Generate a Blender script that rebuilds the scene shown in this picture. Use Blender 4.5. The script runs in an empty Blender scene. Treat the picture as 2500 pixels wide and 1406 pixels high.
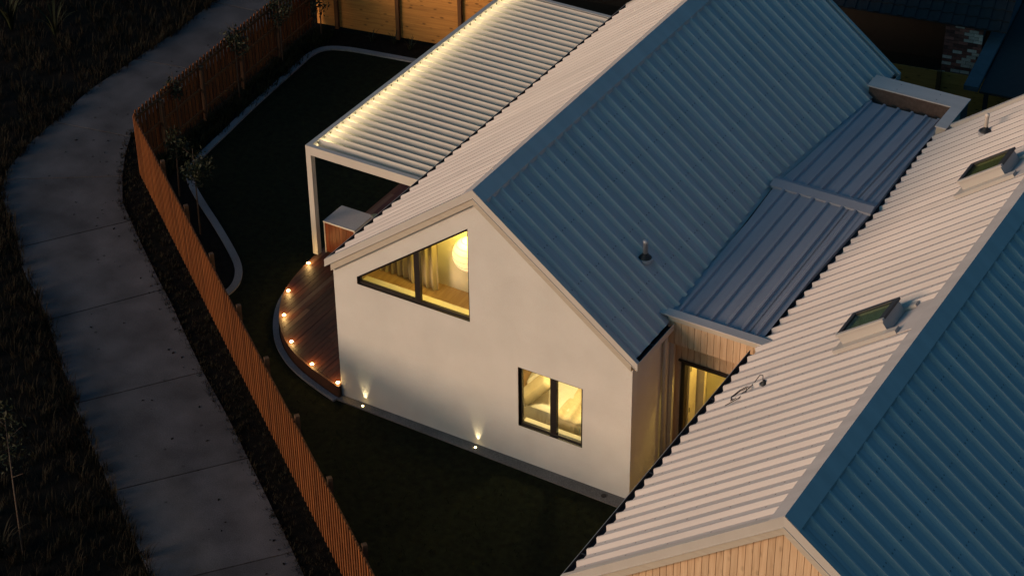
import bpy, math, random
import numpy as np
from mathutils import Vector, Matrix
from mathutils.geometry import tessellate_polygon

random.seed(7)
SC = bpy.context.scene
COL = SC.collection
R = math.radians

# ---------------------------------------------------------------- camera
cam_d = bpy.data.cameras.new('camera')
cam = bpy.data.objects.new('camera', cam_d)
COL.objects.link(cam)
CAM = Vector((21.1874, -28.2975, 26.8783))
yaw, pit, roll = -0.5420257, 0.6031475, -0.012975
fw = Vector((math.sin(yaw)*math.cos(pit), math.cos(yaw)*math.cos(pit), -math.sin(pit)))
rt = Vector((math.cos(yaw), -math.sin(yaw), 0.0))
up = rt.cross(fw)
rt, up = (math.cos(roll)*rt + math.sin(roll)*up), (-math.sin(roll)*rt + math.cos(roll)*up)
cam.matrix_world = Matrix(((rt.x, up.x, -fw.x, CAM.x), (rt.y, up.y, -fw.y, CAM.y),
                           (rt.z, up.z, -fw.z, CAM.z), (0, 0, 0, 1)))
cam_d.sensor_width = 36.0
cam_d.lens = 74.94
cam_d.clip_end = 2000.0
SC.camera = cam

# ---------------------------------------------------------------- light
SUN_EL = R(12)
SUN_AZ = Vector((-0.53, -0.85, 0.0)).normalized()          # horizontal direction towards the glow
to_sun = (SUN_AZ*math.cos(SUN_EL) + Vector((0, 0, math.sin(SUN_EL)))).normalized()
world = bpy.data.worlds.new('World')
SC.world = world
world.use_nodes = True
wn, wl = world.node_tree.nodes, world.node_tree.links
wn.clear()
sky = wn.new('ShaderNodeTexSky')
sky.sky_type = 'NISHITA'
sky.sun_disc = False
sky.sun_elevation = SUN_EL
sky.sun_rotation = math.atan2(to_sun.x, to_sun.y)
sky.ozone_density = 5.5
sky.dust_density = 10.0
sky.air_density = 1.2
tint = wn.new('ShaderNodeMixRGB')
tint.blend_type = 'MULTIPLY'
tint.inputs[0].default_value = 1.0
tint.inputs[2].default_value = (0.47, 0.95, 0.93, 1)
bg = wn.new('ShaderNodeBackground')
bg.inputs[1].default_value = 0.10
wo = wn.new('ShaderNodeOutputWorld')
wl.new(sky.outputs[0], tint.inputs[1])
wl.new(tint.outputs[0], bg.inputs[0])
wl.new(bg.outputs[0], wo.inputs[0])

sun_d = bpy.data.lights.new('sun', 'SUN')
sun_d.energy = 2.38
sun_d.angle = R(25)
sun_d.color = (1.0, 0.56, 0.34)
sun = bpy.data.objects.new('sun', sun_d)
COL.objects.link(sun)
sun.rotation_euler = (-to_sun).to_track_quat('-Z', 'Y').to_euler()
sun.location = (-20, -20, 20)

vs = SC.view_settings
vs.view_transform = 'Standard'
vs.look = 'None'
vs.exposure = 0.35
vs.gamma = 1.0
vs.use_curve_mapping = False

# ---------------------------------------------------------------- materials
def new_mat(name):
    m = bpy.data.materials.new(name)
    m.use_nodes = True
    nt = m.node_tree
    b = nt.nodes['Principled BSDF']
    return m, nt, b

def mat(name, col, rough=0.6, var=0.12, scale=6.0, bump=0.0, bscale=60.0, stretch=(1, 1, 1),
        rnd=0.0, metallic=0.0, spec=0.5, detail=4.0):
    """plain surface: noise-varied colour, optional bump, optional per-object tone"""
    m, nt, b = new_mat(name)
    N, L = nt.nodes, nt.links
    tc = N.new('ShaderNodeTexCoord')
    mp = N.new('ShaderNodeMapping')
    mp.inputs['Scale'].default_value = stretch
    L.new(tc.outputs['Object'], mp.inputs[0])
    info = N.new('ShaderNodeObjectInfo')
    if rnd > 0:
        cmb = N.new('ShaderNodeVectorMath'); cmb.operation = 'ADD'
        sc = N.new('ShaderNodeMath'); sc.operation = 'MULTIPLY'; sc.inputs[1].default_value = 37.0
        L.new(info.outputs['Random'], sc.inputs[0])
        L.new(mp.outputs[0], cmb.inputs[0]); L.new(sc.outputs[0], cmb.inputs[1])
        vec = cmb.outputs[0]
    else:
        vec = mp.outputs[0]
    nz = N.new('ShaderNodeTexNoise')
    nz.inputs['Scale'].default_value = scale
    nz.inputs['Detail'].default_value = detail
    L.new(vec, nz.inputs['Vector'])
    mr = N.new('ShaderNodeMapRange')
    mr.inputs[1].default_value = 0.3; mr.inputs[2].default_value = 0.7
    mr.inputs[3].default_value = 1 - var; mr.inputs[4].default_value = 1 + var
    L.new(nz.outputs[0], mr.inputs[0])
    val = mr.outputs[0]
    if rnd > 0:
        m2 = N.new('ShaderNodeMapRange')
        m2.inputs[3].default_value = 1 - rnd; m2.inputs[4].default_value = 1 + rnd
        L.new(info.outputs['Random'], m2.inputs[0])
        mu = N.new('ShaderNodeMath'); mu.operation = 'MULTIPLY'
        L.new(val, mu.inputs[0]); L.new(m2.outputs[0], mu.inputs[1])
        val = mu.outputs[0]
    mx = N.new('ShaderNodeVectorMath'); mx.operation = 'SCALE'
    mx.inputs[0].default_value = col
    L.new(val, mx.inputs['Scale'])
    L.new(mx.outputs[0], b.inputs['Base Color'])
    b.inputs['Roughness'].default_value = rough
    b.inputs['Metallic'].default_value = metallic
    b.inputs['Specular IOR Level'].default_value = spec
    if bump > 0:
        n2 = N.new('ShaderNodeTexNoise')
        n2.inputs['Scale'].default_value = bscale
        n2.inputs['Detail'].default_value = 3
        L.new(vec, n2.inputs['Vector'])
        bp = N.new('ShaderNodeBump')
        bp.inputs['Strength'].default_value = bump
        bp.inputs['Distance'].default_value = 0.02
        L.new(n2.outputs[0], bp.inputs['Height'])
        L.new(bp.outputs[0], b.inputs['Normal'])
    return m

def wood(name, dark, light, axis, rough=0.6, rnd=0.25, knots=0.0, wet=0.3, pale=None):
    """timber with grain along an axis, per-board tone, optional knots and odd pale boards"""
    m, nt, b = new_mat(name)
    N, L = nt.nodes, nt.links
    tc = N.new('ShaderNodeTexCoord'); info = N.new('ShaderNodeObjectInfo')
    mp = N.new('ShaderNodeMapping')
    s = [22.0, 22.0, 22.0]; s[axis] = 1.3
    mp.inputs['Scale'].default_value = s
    sc = N.new('ShaderNodeMath'); sc.operation = 'MULTIPLY'; sc.inputs[1].default_value = 53.0
    L.new(info.outputs['Random'], sc.inputs[0])
    L.new(tc.outputs['Object'], mp.inputs[0])
    ad = N.new('ShaderNodeVectorMath'); ad.operation = 'ADD'
    L.new(mp.outputs[0], ad.inputs[0]); L.new(sc.outputs[0], ad.inputs[1])
    nz = N.new('ShaderNodeTexNoise'); nz.inputs['Scale'].default_value = 1.0; nz.inputs['Detail'].default_value = 6
    nz.inputs['Distortion'].default_value = 0.6
    L.new(ad.outputs[0], nz.inputs['Vector'])
    cr = N.new('ShaderNodeValToRGB')
    cr.color_ramp.elements[0].position = 0.3; cr.color_ramp.elements[0].color = (*dark, 1)
    cr.color_ramp.elements[1].position = 0.72; cr.color_ramp.elements[1].color = (*light, 1)
    L.new(nz.outputs[0], cr.inputs[0])
    col = cr.outputs[0]
    if knots > 0:
        mp2 = N.new('ShaderNodeMapping')
        s2 = [7.0, 7.0, 7.0]; s2[axis] = 3.2
        mp2.inputs['Scale'].default_value = s2
        L.new(tc.outputs['Object'], mp2.inputs[0])
        a2 = N.new('ShaderNodeVectorMath'); a2.operation = 'ADD'
        L.new(mp2.outputs[0], a2.inputs[0]); L.new(sc.outputs[0], a2.inputs[1])
        vo = N.new('ShaderNodeTexVoronoi'); vo.inputs['Scale'].default_value = 1.0
        L.new(a2.outputs[0], vo.inputs['Vector'])
        k = N.new('ShaderNodeMapRange'); k.inputs[1].default_value = 0.10; k.inputs[2].default_value = 0.24
        k.inputs[3].default_value = 1 - knots; k.inputs[4].default_value = 1.0
        L.new(vo.outputs['Distance'], k.inputs[0])
        kk = N.new('ShaderNodeVectorMath'); kk.operation = 'SCALE'
        L.new(col, kk.inputs[0]); L.new(k.outputs[0], kk.inputs['Scale'])
        col = kk.outputs[0]
    m2 = N.new('ShaderNodeMapRange'); m2.inputs[3].default_value = 1 - rnd; m2.inputs[4].default_value = 1 + rnd
    L.new(info.outputs['Random'], m2.inputs[0])
    fin = N.new('ShaderNodeVectorMath'); fin.operation = 'SCALE'
    L.new(col, fin.inputs[0]); L.new(m2.outputs[0], fin.inputs['Scale'])
    col = fin.outputs[0]
    if pale:
        wn_ = N.new('ShaderNodeTexWhiteNoise'); wn_.noise_dimensions = '1D'
        L.new(info.outputs['Random'], wn_.inputs['W'])
        gt = N.new('ShaderNodeMath'); gt.operation = 'GREATER_THAN'; gt.inputs[1].default_value = 0.8
        L.new(wn_.outputs['Value'], gt.inputs[0])
        mx = N.new('ShaderNodeMixRGB'); mx.inputs[2].default_value = (*pale, 1)
        L.new(gt.outputs[0], mx.inputs[0]); L.new(col, mx.inputs[1])
        col = mx.outputs[0]
    L.new(col, b.inputs['Base Color'])
    b.inputs['Roughness'].default_value = rough
    b.inputs['Specular IOR Level'].default_value = wet
    bp = N.new('ShaderNodeBump'); bp.inputs['Strength'].default_value = 0.25; bp.inputs['Distance'].default_value = 0.01
    L.new(nz.outputs[0], bp.inputs['Height']); L.new(bp.outputs[0], b.inputs['Normal'])
    return m

def emit(name, col, strength):
    m, nt, b = new_mat(name)
    b.inputs['Base Color'].default_value = (*col, 1)
    b.inputs['Emission Color'].default_value = (*col, 1)
    b.inputs['Emission Strength'].default_value = strength
    return m

def glass_mat(name, tintc=(1, 1, 1), refl=1.0):
    m = bpy.data.materials.new(name); m.use_nodes = True
    nt = m.node_tree; N, L = nt.nodes, nt.links; N.clear()
    o = N.new('ShaderNodeOutputMaterial'); mx = N.new('ShaderNodeMixShader')
    tr = N.new('ShaderNodeBsdfTransparent'); tr.inputs[0].default_value = (*tintc, 1)
    gl = N.new('ShaderNodeBsdfGlossy'); gl.inputs['Roughness'].default_value = 0.03
    fr = N.new('ShaderNodeFresnel'); geo = N.new('ShaderNodeNewGeometry')
    io = N.new('ShaderNodeMath'); io.operation = 'MULTIPLY_ADD'; io.inputs[1].default_value = 1/1.45-1.45; io.inputs[2].default_value = 1.45
    L.new(geo.outputs['Backfacing'], io.inputs[0]); L.new(io.outputs[0], fr.inputs[0])
    ml = N.new('ShaderNodeMath'); ml.operation = 'MULTIPLY'; ml.inputs[1].default_value = refl
    L.new(fr.outputs[0], ml.inputs[0]); L.new(ml.outputs[0], mx.inputs[0])
    L.new(tr.outputs[0], mx.inputs[1]); L.new(gl.outputs[0], mx.inputs[2]); L.new(mx.outputs[0], o.inputs[0])
    return m

def concrete(name, col, spot=0.5, stain=0.25):
    m, nt, b = new_mat(name)
    N, L = nt.nodes, nt.links
    tc = N.new('ShaderNodeTexCoord'); geo = N.new('ShaderNodeNewGeometry'); info = N.new('ShaderNodeObjectInfo')
    n1 = N.new('ShaderNodeTexNoise'); n1.inputs['Scale'].default_value = 1.1; n1.inputs['Detail'].default_value = 6
    n2 = N.new('ShaderNodeTexNoise'); n2.inputs['Scale'].default_value = 45; n2.inputs['Detail'].default_value = 3
    vo = N.new('ShaderNodeTexVoronoi'); vo.inputs['Scale'].default_value = 1.9
    for x in (n1, n2, vo): L.new(geo.outputs['Position'], x.inputs['Vector'])
    a = N.new('ShaderNodeMapRange'); a.inputs[1].default_value = .3; a.inputs[2].default_value = .7
    a.inputs[3].default_value = 1-stain; a.inputs[4].default_value = 1+stain
    L.new(n1.outputs[0], a.inputs[0])
    c = N.new('ShaderNodeMapRange'); c.inputs[1].default_value = .3; c.inputs[2].default_value = .7
    c.inputs[3].default_value = .72; c.inputs[4].default_value = 1.28
    L.new(n2.outputs[0], c.inputs[0])
    s = N.new('ShaderNodeMapRange'); s.inputs[1].default_value = .03; s.inputs[2].default_value = .09
    s.inputs[3].default_value = 1-spot; s.inputs[4].default_value = 1
    L.new(vo.outputs['Distance'], s.inputs[0])
    r_ = N.new('ShaderNodeMapRange'); r_.inputs[3].default_value = .86; r_.inputs[4].default_value = 1.14
    L.new(info.outputs['Random'], r_.inputs[0])
    v = a.outputs[0]
    for q in (c, s, r_):
        mu = N.new('ShaderNodeMath'); mu.operation = 'MULTIPLY'
        L.new(v, mu.inputs[0]); L.new(q.outputs[0], mu.inputs[1]); v = mu.outputs[0]
    sc = N.new('ShaderNodeVectorMath'); sc.operation = 'SCALE'; sc.inputs[0].default_value = col
    L.new(v, sc.inputs['Scale']); L.new(sc.outputs[0], b.inputs['Base Color'])
    b.inputs['Roughness'].default_value = .85; b.inputs['Specular IOR Level'].default_value = .2
    bp = N.new('ShaderNodeBump'); bp.inputs['Strength'].default_value = .35; bp.inputs['Distance'].default_value = .01
    L.new(n2.outputs[0], bp.inputs['Height']); L.new(bp.outputs[0], b.inputs['Normal'])
    return m

M = {}
M['metal'] = mat('roof_metal', (.49, .455, .445), .65, .08, 1.0, .08, 5, stretch=(.35, 3.2, 1), rnd=.045, spec=.15)
def screw_rows(m):
    nt = m.node_tree; N, L = nt.nodes, nt.links; b = N['Principled BSDF']
    src = b.inputs['Base Color'].links[0].from_socket
    tc = N.new('ShaderNodeTexCoord'); sp = N.new('ShaderNodeSeparateXYZ'); L.new(tc.outputs['Object'], sp.inputs[0])
    def mth(op, a, v): 
        q = N.new('ShaderNodeMath'); q.operation = op; L.new(a, q.inputs[0]); q.inputs[1].default_value = v; return q.outputs[0]
    fx = mth('LESS_THAN', mth('ABSOLUTE', mth('SUBTRACT', mth('FLOORED_MODULO', sp.outputs[0], .92), .46), 0), .014)
    fy = mth('LESS_THAN', mth('ABSOLUTE', mth('SUBTRACT', mth('ABSOLUTE', sp.outputs[1], 0), .125), 0), .014)
    an = N.new('ShaderNodeMath'); an.operation = 'MULTIPLY'; L.new(fx, an.inputs[0]); L.new(fy, an.inputs[1])
    k = N.new('ShaderNodeMath'); k.operation = 'MULTIPLY_ADD'; L.new(an.outputs[0], k.inputs[0]); k.inputs[1].default_value = -.6; k.inputs[2].default_value = 1
    mu = N.new('ShaderNodeVectorMath'); mu.operation = 'SCALE'; L.new(src, mu.inputs[0]); L.new(k.outputs[0], mu.inputs['Scale'])
    L.new(mu.outputs[0], b.inputs['Base Color'])
screw_rows(M['metal'])
M['trim'] = mat('trim_metal', (.43, .405, .38), .5, .05, 2, spec=.3)
M['shademetal'] = mat('shade_blued_metal', (.30, .305, .35), .65, .05, .9, .05, 8, rnd=.03, spec=.15)  # roof metal darkened and blued: shade of the gable house put into colour
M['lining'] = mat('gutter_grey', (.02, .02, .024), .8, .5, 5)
M['charcoal'] = mat('charcoal_metal', (.035, .035, .04), .5, .1, 4)
M['plaster'] = mat('white_render', (.54, .525, .50), .85, .06, 1.1, .6, 55, spec=.2)
M['bargewood'] = wood('painted_timber', (.38, .335, .28), (.43, .385, .32), 0, .7, .04)
M['clad'] = wood('clear_timber', (.44, .29, .175), (.58, .42, .275), 2, .7, .10, .25)
M['cedar'] = wood('cedar', (.12, .035, .009), (.23, .076, .019), 2, .7, .28, .2)
M['pine'] = wood('rough_board', (.36, .15, .035), (.52, .235, .055), 0, .75, .10, .6)
M['post'] = wood('weathered_post', (.09, .035, .012), (.15, .065, .022), 2, .8, .15)
M['posttop'] = wood('grey_post', (.06, .03, .016), (.10, .055, .03), 2, .8, .15)
M['deck'] = wood('oiled_deck', (.030, .0075, .0035), (.075, .021, .009), 1, .5, .35, .1, .35, pale=(.10, .052, .032))
M['deckedge'] = wood('deck_edge', (.05, .02, .011), (.10, .042, .022), 1, .6, .1)
M['redwood'] = wood('red_cabinet_timber', (.10, .018, .006), (.20, .045, .014), 2, .45, .12)
M['path'] = concrete('aggregate_concrete', (.072, .066, .071), .6, .32)
M['kerb'] = concrete('kerb_concrete', (.20, .198, .21), .3, .2)
M['strip'] = concrete('strip_concrete', (.12, .112, .108), .2, .2)
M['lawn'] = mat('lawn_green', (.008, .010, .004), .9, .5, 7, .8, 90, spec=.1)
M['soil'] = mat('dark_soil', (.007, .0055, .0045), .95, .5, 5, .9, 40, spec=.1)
M['grass'] = mat('grass_blade', (.012, .015, .005), .7, .4, 3, spec=.15)
M['drygrass'] = mat('dry_grass', (.014, .011, .006), .8, .5, 1.2, spec=.15)
M['leaf'] = mat('leaf_green', (.013, .017, .0065), .6, .4, 4, spec=.25)
M['bark'] = mat('bark', (.06, .04, .028), .9, .3, 20)
M['black'] = mat('black_frame', (.012, .009, .009), .45, .1, 3)
M['glass'] = glass_mat('window_glass', (.97, .97, .93), .8)
M['skyglass'] = glass_mat('skylight_glass', (.75, .80, .66), 1.0)
M['room'] = mat('room_paint', (.72, .68, .55), .8, .03, 2)
M['floorwood'] = wood('room_floor', (.35, .22, .11), (.48, .32, .17), 1, .5, .05)
M['linen'] = mat('white_linen', (.78, .74, .64), .9, .06, 5, .3, 25, spec=.1)
M['pillow'] = mat('oat_linen', (.55, .46, .30), .9, .08, 6, .3, 40, spec=.1)
M['throw'] = mat('ochre_throw', (.70, .60, .38), .9, .12, 9, .3, 50, spec=.1)
M['curtain'] = mat('linen_curtain', (.42, .35, .22), .9, .1, 8, .2, 60, stretch=(1, 1, .1), spec=.1)
M['steel'] = mat('galvanised', (.40, .40, .42), .4, .1, 8, metallic=.3)
M['rubber'] = mat('black_rubber', (.012, .012, .014), .6, .1, 4)
M['stone'] = mat('benchtop', (.30, .28, .30), .5, .08, 30, .1, 90)
M['cream'] = mat('cream_edge', (.62, .56, .50), .5, .04, 5)
M['pot'] = mat('pale_green_glaze', (.26, .28, .18), .5, .08, 8)
M['brick'] = mat('old_brick', (.20, .06, .045), .9, .25, 30, .3, 60, rnd=.6)
M['palebrick'] = mat('pale_brick', (.55, .40, .34), .9, .2, 30, .3, 60, rnd=.25)
M['mortar'] = mat('mortar', (.09, .06, .05), .95, .2, 20, .3, 60)
M['darkroof'] = mat('dark_roof', (.010, .009, .011), .8, .3, 6, rnd=.3)
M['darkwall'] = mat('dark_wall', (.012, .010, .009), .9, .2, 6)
M['slate'] = mat('slate_blue', (.05, .06, .075), .7, .2, 5)
M['lampglow'] = emit('lamp_lens', (1.0, .70, .26), 22.0)
M['led'] = emit('led_strip', (1.0, .83, .45), .5)
M['paper'] = emit('paper_lantern', (1.0, .78, .45), .62)
M['wire'] = mat('lantern_wire', (.30, .18, .08), .8, .1, 4)
M['bedlamp'] = emit('bedside_lamp', (1.0, .84, .50), 5.0)

# ---------------------------------------------------------------- mesh helpers
class MB:
    def __init__(self): self.v = []; self.f = []
    def add(self, vs_, fs_):
        n = len(self.v)
        self.v += [tuple(p) for p in vs_]
        self.f += [tuple(n+i for i in q) for q in fs_]
        return self
    def box(self, x0, x1, y0, y1, z0, z1):
        return self.add([(x0, y0, z0), (x1, y0, z0), (x1, y1, z0), (x0, y1, z0),
                         (x0, y0, z1), (x1, y0, z1), (x1, y1, z1), (x0, y1, z1)],
                        [(0, 3, 2, 1), (4, 5, 6, 7), (0, 1, 5, 4), (1, 2, 6, 5), (2, 3, 7, 6), (3, 0, 4, 7)])
    def obox(self, c, ax, ay, hx, hy, z0, z1):
        """box oriented in plan: centre c, unit axes ax/ay, half sizes"""
        c = Vector((c[0], c[1])); ax = Vector(ax); ay = Vector(ay)
        q = [c - ax*hx - ay*hy, c + ax*hx - ay*hy, c + ax*hx + ay*hy, c - ax*hx + ay*hy]
        vs_ = [(p.x, p.y, z0) for p in q] + [(p.x, p.y, z1) for p in q]
        return self.add(vs_, [(0, 3, 2, 1), (4, 5, 6, 7), (0, 1, 5, 4), (1, 2, 6, 5), (2, 3, 7, 6), (3, 0, 4, 7)])
    def prism(self, loops, d0, d1, to3):
        """extrude a 2D polygon with holes between depths d0,d1; to3(a,b,d)->xyz"""
        n0 = len(self.v)
        flat = [p for lp in loops for p in lp]
        tris = tessellate_polygon([[Vector((p[0], p[1], 0)) for p in lp] for lp in loops])
        N = len(flat)
        vs_ = [to3(p[0], p[1], d0) for p in flat] + [to3(p[0], p[1], d1) for p in flat]
        fs_ = [tuple(t) for t in tris] + [tuple(N+i for i in reversed(t)) for t in tris]
        k = 0
        for lp in loops:
            m = len(lp)
            for i in range(m):
                a, b = k+i, k+(i+1) % m
                fs_.append((a, b, N+b, N+a))
            k += m
        return self.add(vs_, fs_)
    def xz(self, loops, y0, y1): return self.prism(loops, y0, y1, lambda a, b, d: (a, d, b))
    def yz(self, loops, x0, x1): return self.prism(loops, x0, x1, lambda a, b, d: (d, a, b))
    def xy(self, loops, z0, z1): return self.prism(loops, z0, z1, lambda a, b, d: (a, b, d))
    def tube(self, pts, rad, n=6):
        pts = [Vector(p) for p in pts]
        rads = rad if isinstance(rad, (list, tuple)) else [rad]*len(pts)
        vs_, fs_ = [], []
        for i, p in enumerate(pts):
            d = (pts[min(i+1, len(pts)-1)] - pts[max(i-1, 0)]).normalized()
            a = d.cross(Vector((0, 0, 1)) if abs(d.z) < .9 else Vector((1, 0, 0))).normalized()
            b = d.cross(a)
            for k in range(n):
                t = 2*math.pi*k/n
                vs_.append(p + (a*math.cos(t) + b*math.sin(t))*rads[i])
        for i in range(len(pts)-1):
            for k in range(n):
                fs_.append((i*n+k, i*n+(k+1) % n, (i+1)*n+(k+1) % n, (i+1)*n+k))
        fs_.append(tuple(range(n-1, -1, -1))); fs_.append(tuple((len(pts)-1)*n+k for k in range(n)))
        return self.add(vs_, fs_)
    def lathe(self, c, prof, n=16):
        vs_, fs_ = [], []
        for r_, z in prof:
            for k in range(n):
                t = 2*math.pi*k/n
                vs_.append((c[0]+r_*math.cos(t), c[1]+r_*math.sin(t), c[2]+z))
        for i in range(len(prof)-1):
            for k in range(n):
                fs_.append((i*n+k, i*n+(k+1) % n, (i+1)*n+(k+1) % n, (i+1)*n+k))
        fs_.append(tuple(range(n-1, -1, -1))); fs_.append(tuple((len(prof)-1)*n+k for k in range(n)))
        return self.add(vs_, fs_)

WLOC = {}
def link(o, parent, wloc):
    COL.objects.link(o)
    o.parent = parent
    o.location = wloc - WLOC[parent.name] if parent else wloc
    WLOC[o.name] = Vector(wloc)
    return o

def build(name, mb, material, parent=None, smooth=False):
    v = np.array(mb.v, float)
    lo, hi = v.min(0), v.max(0)
    org = Vector(((lo[0]+hi[0])/2, (lo[1]+hi[1])/2, lo[2]))
    me = bpy.data.meshes.new(name)
    me.from_pydata((v - np.array(org)).tolist(), [], mb.f)
    me.materials.append(material)
    if smooth:
        for p in me.polygons: p.use_smooth = True
    return link(bpy.data.objects.new(name, me), parent, org)

def thing(name, label, cat, loc=(0, 0, 0), group=None):
    o = bpy.data.objects.new(name, None)
    o.empty_display_size = .2
    link(o, None, Vector(loc))
    return tag(o, label, cat, group)
def tag(o, label=None, cat=None, group=None, kind=None):
    if label: o['label'] = label
    if cat: o['category'] = cat
    if group: o['group'] = group
    if kind: o['kind'] = kind
    return o
def lamp(name, kind, loc, energy, col, parent=None, **kw):
    d = bpy.data.lights.new(name, kind)
    d.energy = energy; d.color = col
    for k, x in kw.items(): setattr(d, k, x)
    return link(bpy.data.objects.new(name, d), parent, Vector(loc))

# ---------------------------------------------------------------- setting: ground, lawn, path, kerb
def struct(o): o['kind'] = 'structure'; return o
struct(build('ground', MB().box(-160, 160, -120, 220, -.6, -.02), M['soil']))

FX = [(-9.22, 4.90), (-4.05, .97), (.95, -2.82), (4.75, -5.72), (8.2, -8.35)]       # fence along the path
SX = [(-9.22, 4.90), (-9.95, 13.15)]                                              # fence up the side
BX = [(-9.95, 13.33), (9.9, 16.72)]                                               # fence at the back
lawn_poly = [(-9.2, 4.9)] + FX[1:] + [(12, -8.3), (12, 17.0), (9.9, 16.72), (-9.95, 13.2)]
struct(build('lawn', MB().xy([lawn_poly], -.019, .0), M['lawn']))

left_edge = [(-13.3, 22), (-13.2, 12.97), (-13.01, 10.98), (-13.0, 9.7), (-12.96, 7.39), (-12.7, 5.82), (-12.5, 4.5), (-12.11, 3.31),
             (-11.55, 2.5), (-10.94, 2.0), (-10.09, 1.33), (-9.01, .36), (-8.44, -.07), (-7.7, -.57), (-7.05, -1.0), (-6.15, -1.78),
             (-4.68, -2.96), (-3.63, -3.75), (-2.12, -4.83), (-.9, -5.68), (-.01, -6.34), (1.6, -7.6), (4.0, -9.5)]
right_edge = [(-11.3, 22), (-11.15, 13), (-11.0, 9.7), (-10.86, 7.6), (-10.6, 6.2), (-10.12, 5.38), (-9.52, 4.53), (-8.75, 3.6),
              (-8.05, 3.05), (-6.98, 2.22), (-6.08, 1.54), (-5.13, .85), (-4.25, .16), (-3.72, -.25), (-2.97, -.82), (-1.58, -1.8),
              (-.62, -2.53), (.62, -3.47), (1.32, -4.0), (2.51, -4.92), (4.1, -6.15), (6.4, -7.95)]
def arc(pl):
    s = [0]
    for a, b in zip(pl, pl[1:]): s.append(s[-1] + math.dist(a, b))
    return s
def nearest_t(pl, p):
    s = arc(pl); best = (9e9, 0)
    for i in range(len(pl)-1):
        a, b = Vector(pl[i]), Vector(pl[i+1]); d = b-a
        t = max(0, min(1, (Vector(p)-a).dot(d)/d.dot(d)))
        e = (a+d*t-Vector(p)).length
        if e < best[0]: best = (e, s[i]+t*d.length)
    return best[1]
def at_t(pl, t):
    s = arc(pl)
    for i in range(len(pl)-1):
        if t <= s[i+1] or i == len(pl)-2:
            k = (t-s[i])/(s[i+1]-s[i]); return Vector(pl[i]).lerp(Vector(pl[i+1]), k)
def sub(pl, t0, t1):
    s = arc(pl); out = [at_t(pl, t0)]
    out += [Vector(pl[i]) for i in range(len(pl)) if t0+.05 < s[i] < t1-.05]
    out.append(at_t(pl, t1)); return out
joints = [((-13.28, 20), (-11.27, 20.2)), ((-13.2, 13.0), (-11.15, 13.2)), ((-12.95, 9.33), (-11.0, 9.68)), ((-12.66, 5.72), (-10.57, 6.07)),
          ((-11.96, 2.95), (-9.53, 4.52)), ((-9.58, .9), (-8.08, 3.06)), ((-7.09, -.96), (-5.65, 1.2)), ((-4.63, -2.99), (-3.0, -.8)),
          ((-2.16, -4.8), (-.46, -2.65)), ((.25, -6.54), (1.95, -4.48)), ((2.8, -8.55), (4.6, -6.55))]
path = struct(bpy.data.objects.new('path', None)); link(path, None, Vector((-6, 1, 0)))
for (l0, r0), (l1, r1) in zip(joints, joints[1:]):
    a = sub(left_edge, nearest_t(left_edge, l0)+.016, nearest_t(left_edge, l1)-.016)
    b = sub(right_edge, nearest_t(right_edge, r0)+.016, nearest_t(right_edge, r1)-.016)
    poly = [(p.x, p.y) for p in a] + [(p.x, p.y) for p in reversed(b)]
    build('slab', MB().xy([poly], -.015, .022), M['path'], path)

def ribbon(pl, w, z0, z1):
    """strip of width w centred on a polyline"""
    P = [Vector(p) for p in pl]; Lf, Rt = [], []
    for i, p in enumerate(P):
        d = (P[min(i+1, len(P)-1)] - P[max(i-1, 0)]).normalized(); n = Vector((-d.y, d.x))
        Lf.append(p+n*w/2); Rt.append(p-n*w/2)
    mb = MB(); n = len(P)
    vs_ = [(p.x, p.y, z1) for p in Lf] + [(p.x, p.y, z1) for p in Rt] + [(p.x, p.y, z0) for p in Lf] + [(p.x, p.y, z0) for p in Rt]
    fs_ = []
    for i in range(n-1):
        fs_ += [(i, n+i, n+i+1, i+1), (n+i, 3*n+i, 3*n+i+1, n+i+1), (2*n+i, i, i+1, 2*n+i+1)]
    fs_ += [(0, 2*n, 3*n, n), (n-1, 2*n-1, 4*n-1, 3*n-1)]
    return mb.add(vs_, fs_)
def smooth_pl(pl, k=3):
    for _ in range(k):
        q = [pl[0]]
        for a, b in zip(pl, pl[1:]):
            q += [(a[0]*.75+b[0]*.25, a[1]*.75+b[1]*.25), (a[0]*.25+b[0]*.75, a[1]*.25+b[1]*.75)]
        pl = q + [pl[-1]]
    return pl
kerb_pl = [(4, 14.6), (-3, 13.45), (-6.485, 12.88), (-7.732, 12.69), (-8.5, 12.55), (-9.0, 12.3), (-9.12, 11.8), (-9.05, 11.25),
           (-8.815, 8.92), (-8.6, 7.4), (-8.45, 6.2), (-8.25, 5.5), (-7.85, 5.06), (-7.115, 4.52), (-6.224, 3.92), (-5.3, 3.25),
           (-4.72, 2.78), (-4.42, 2.35), (-4.3, 1.95), (-4.36, 1.55)]
tag(build('garden_kerb', ribbon(smooth_pl(kerb_pl, 2), .17, -.02, .045), M['kerb']), kind='structure')
soil_poly = [(p[0], p[1]) for p in kerb_pl[2:]] + [(-9.1, 4.95), (-9.85, 13.1), (-6.5, 13.8)]
struct(build('garden_bed', MB().xy([soil_poly], .002, .02), M['soil']))

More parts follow.
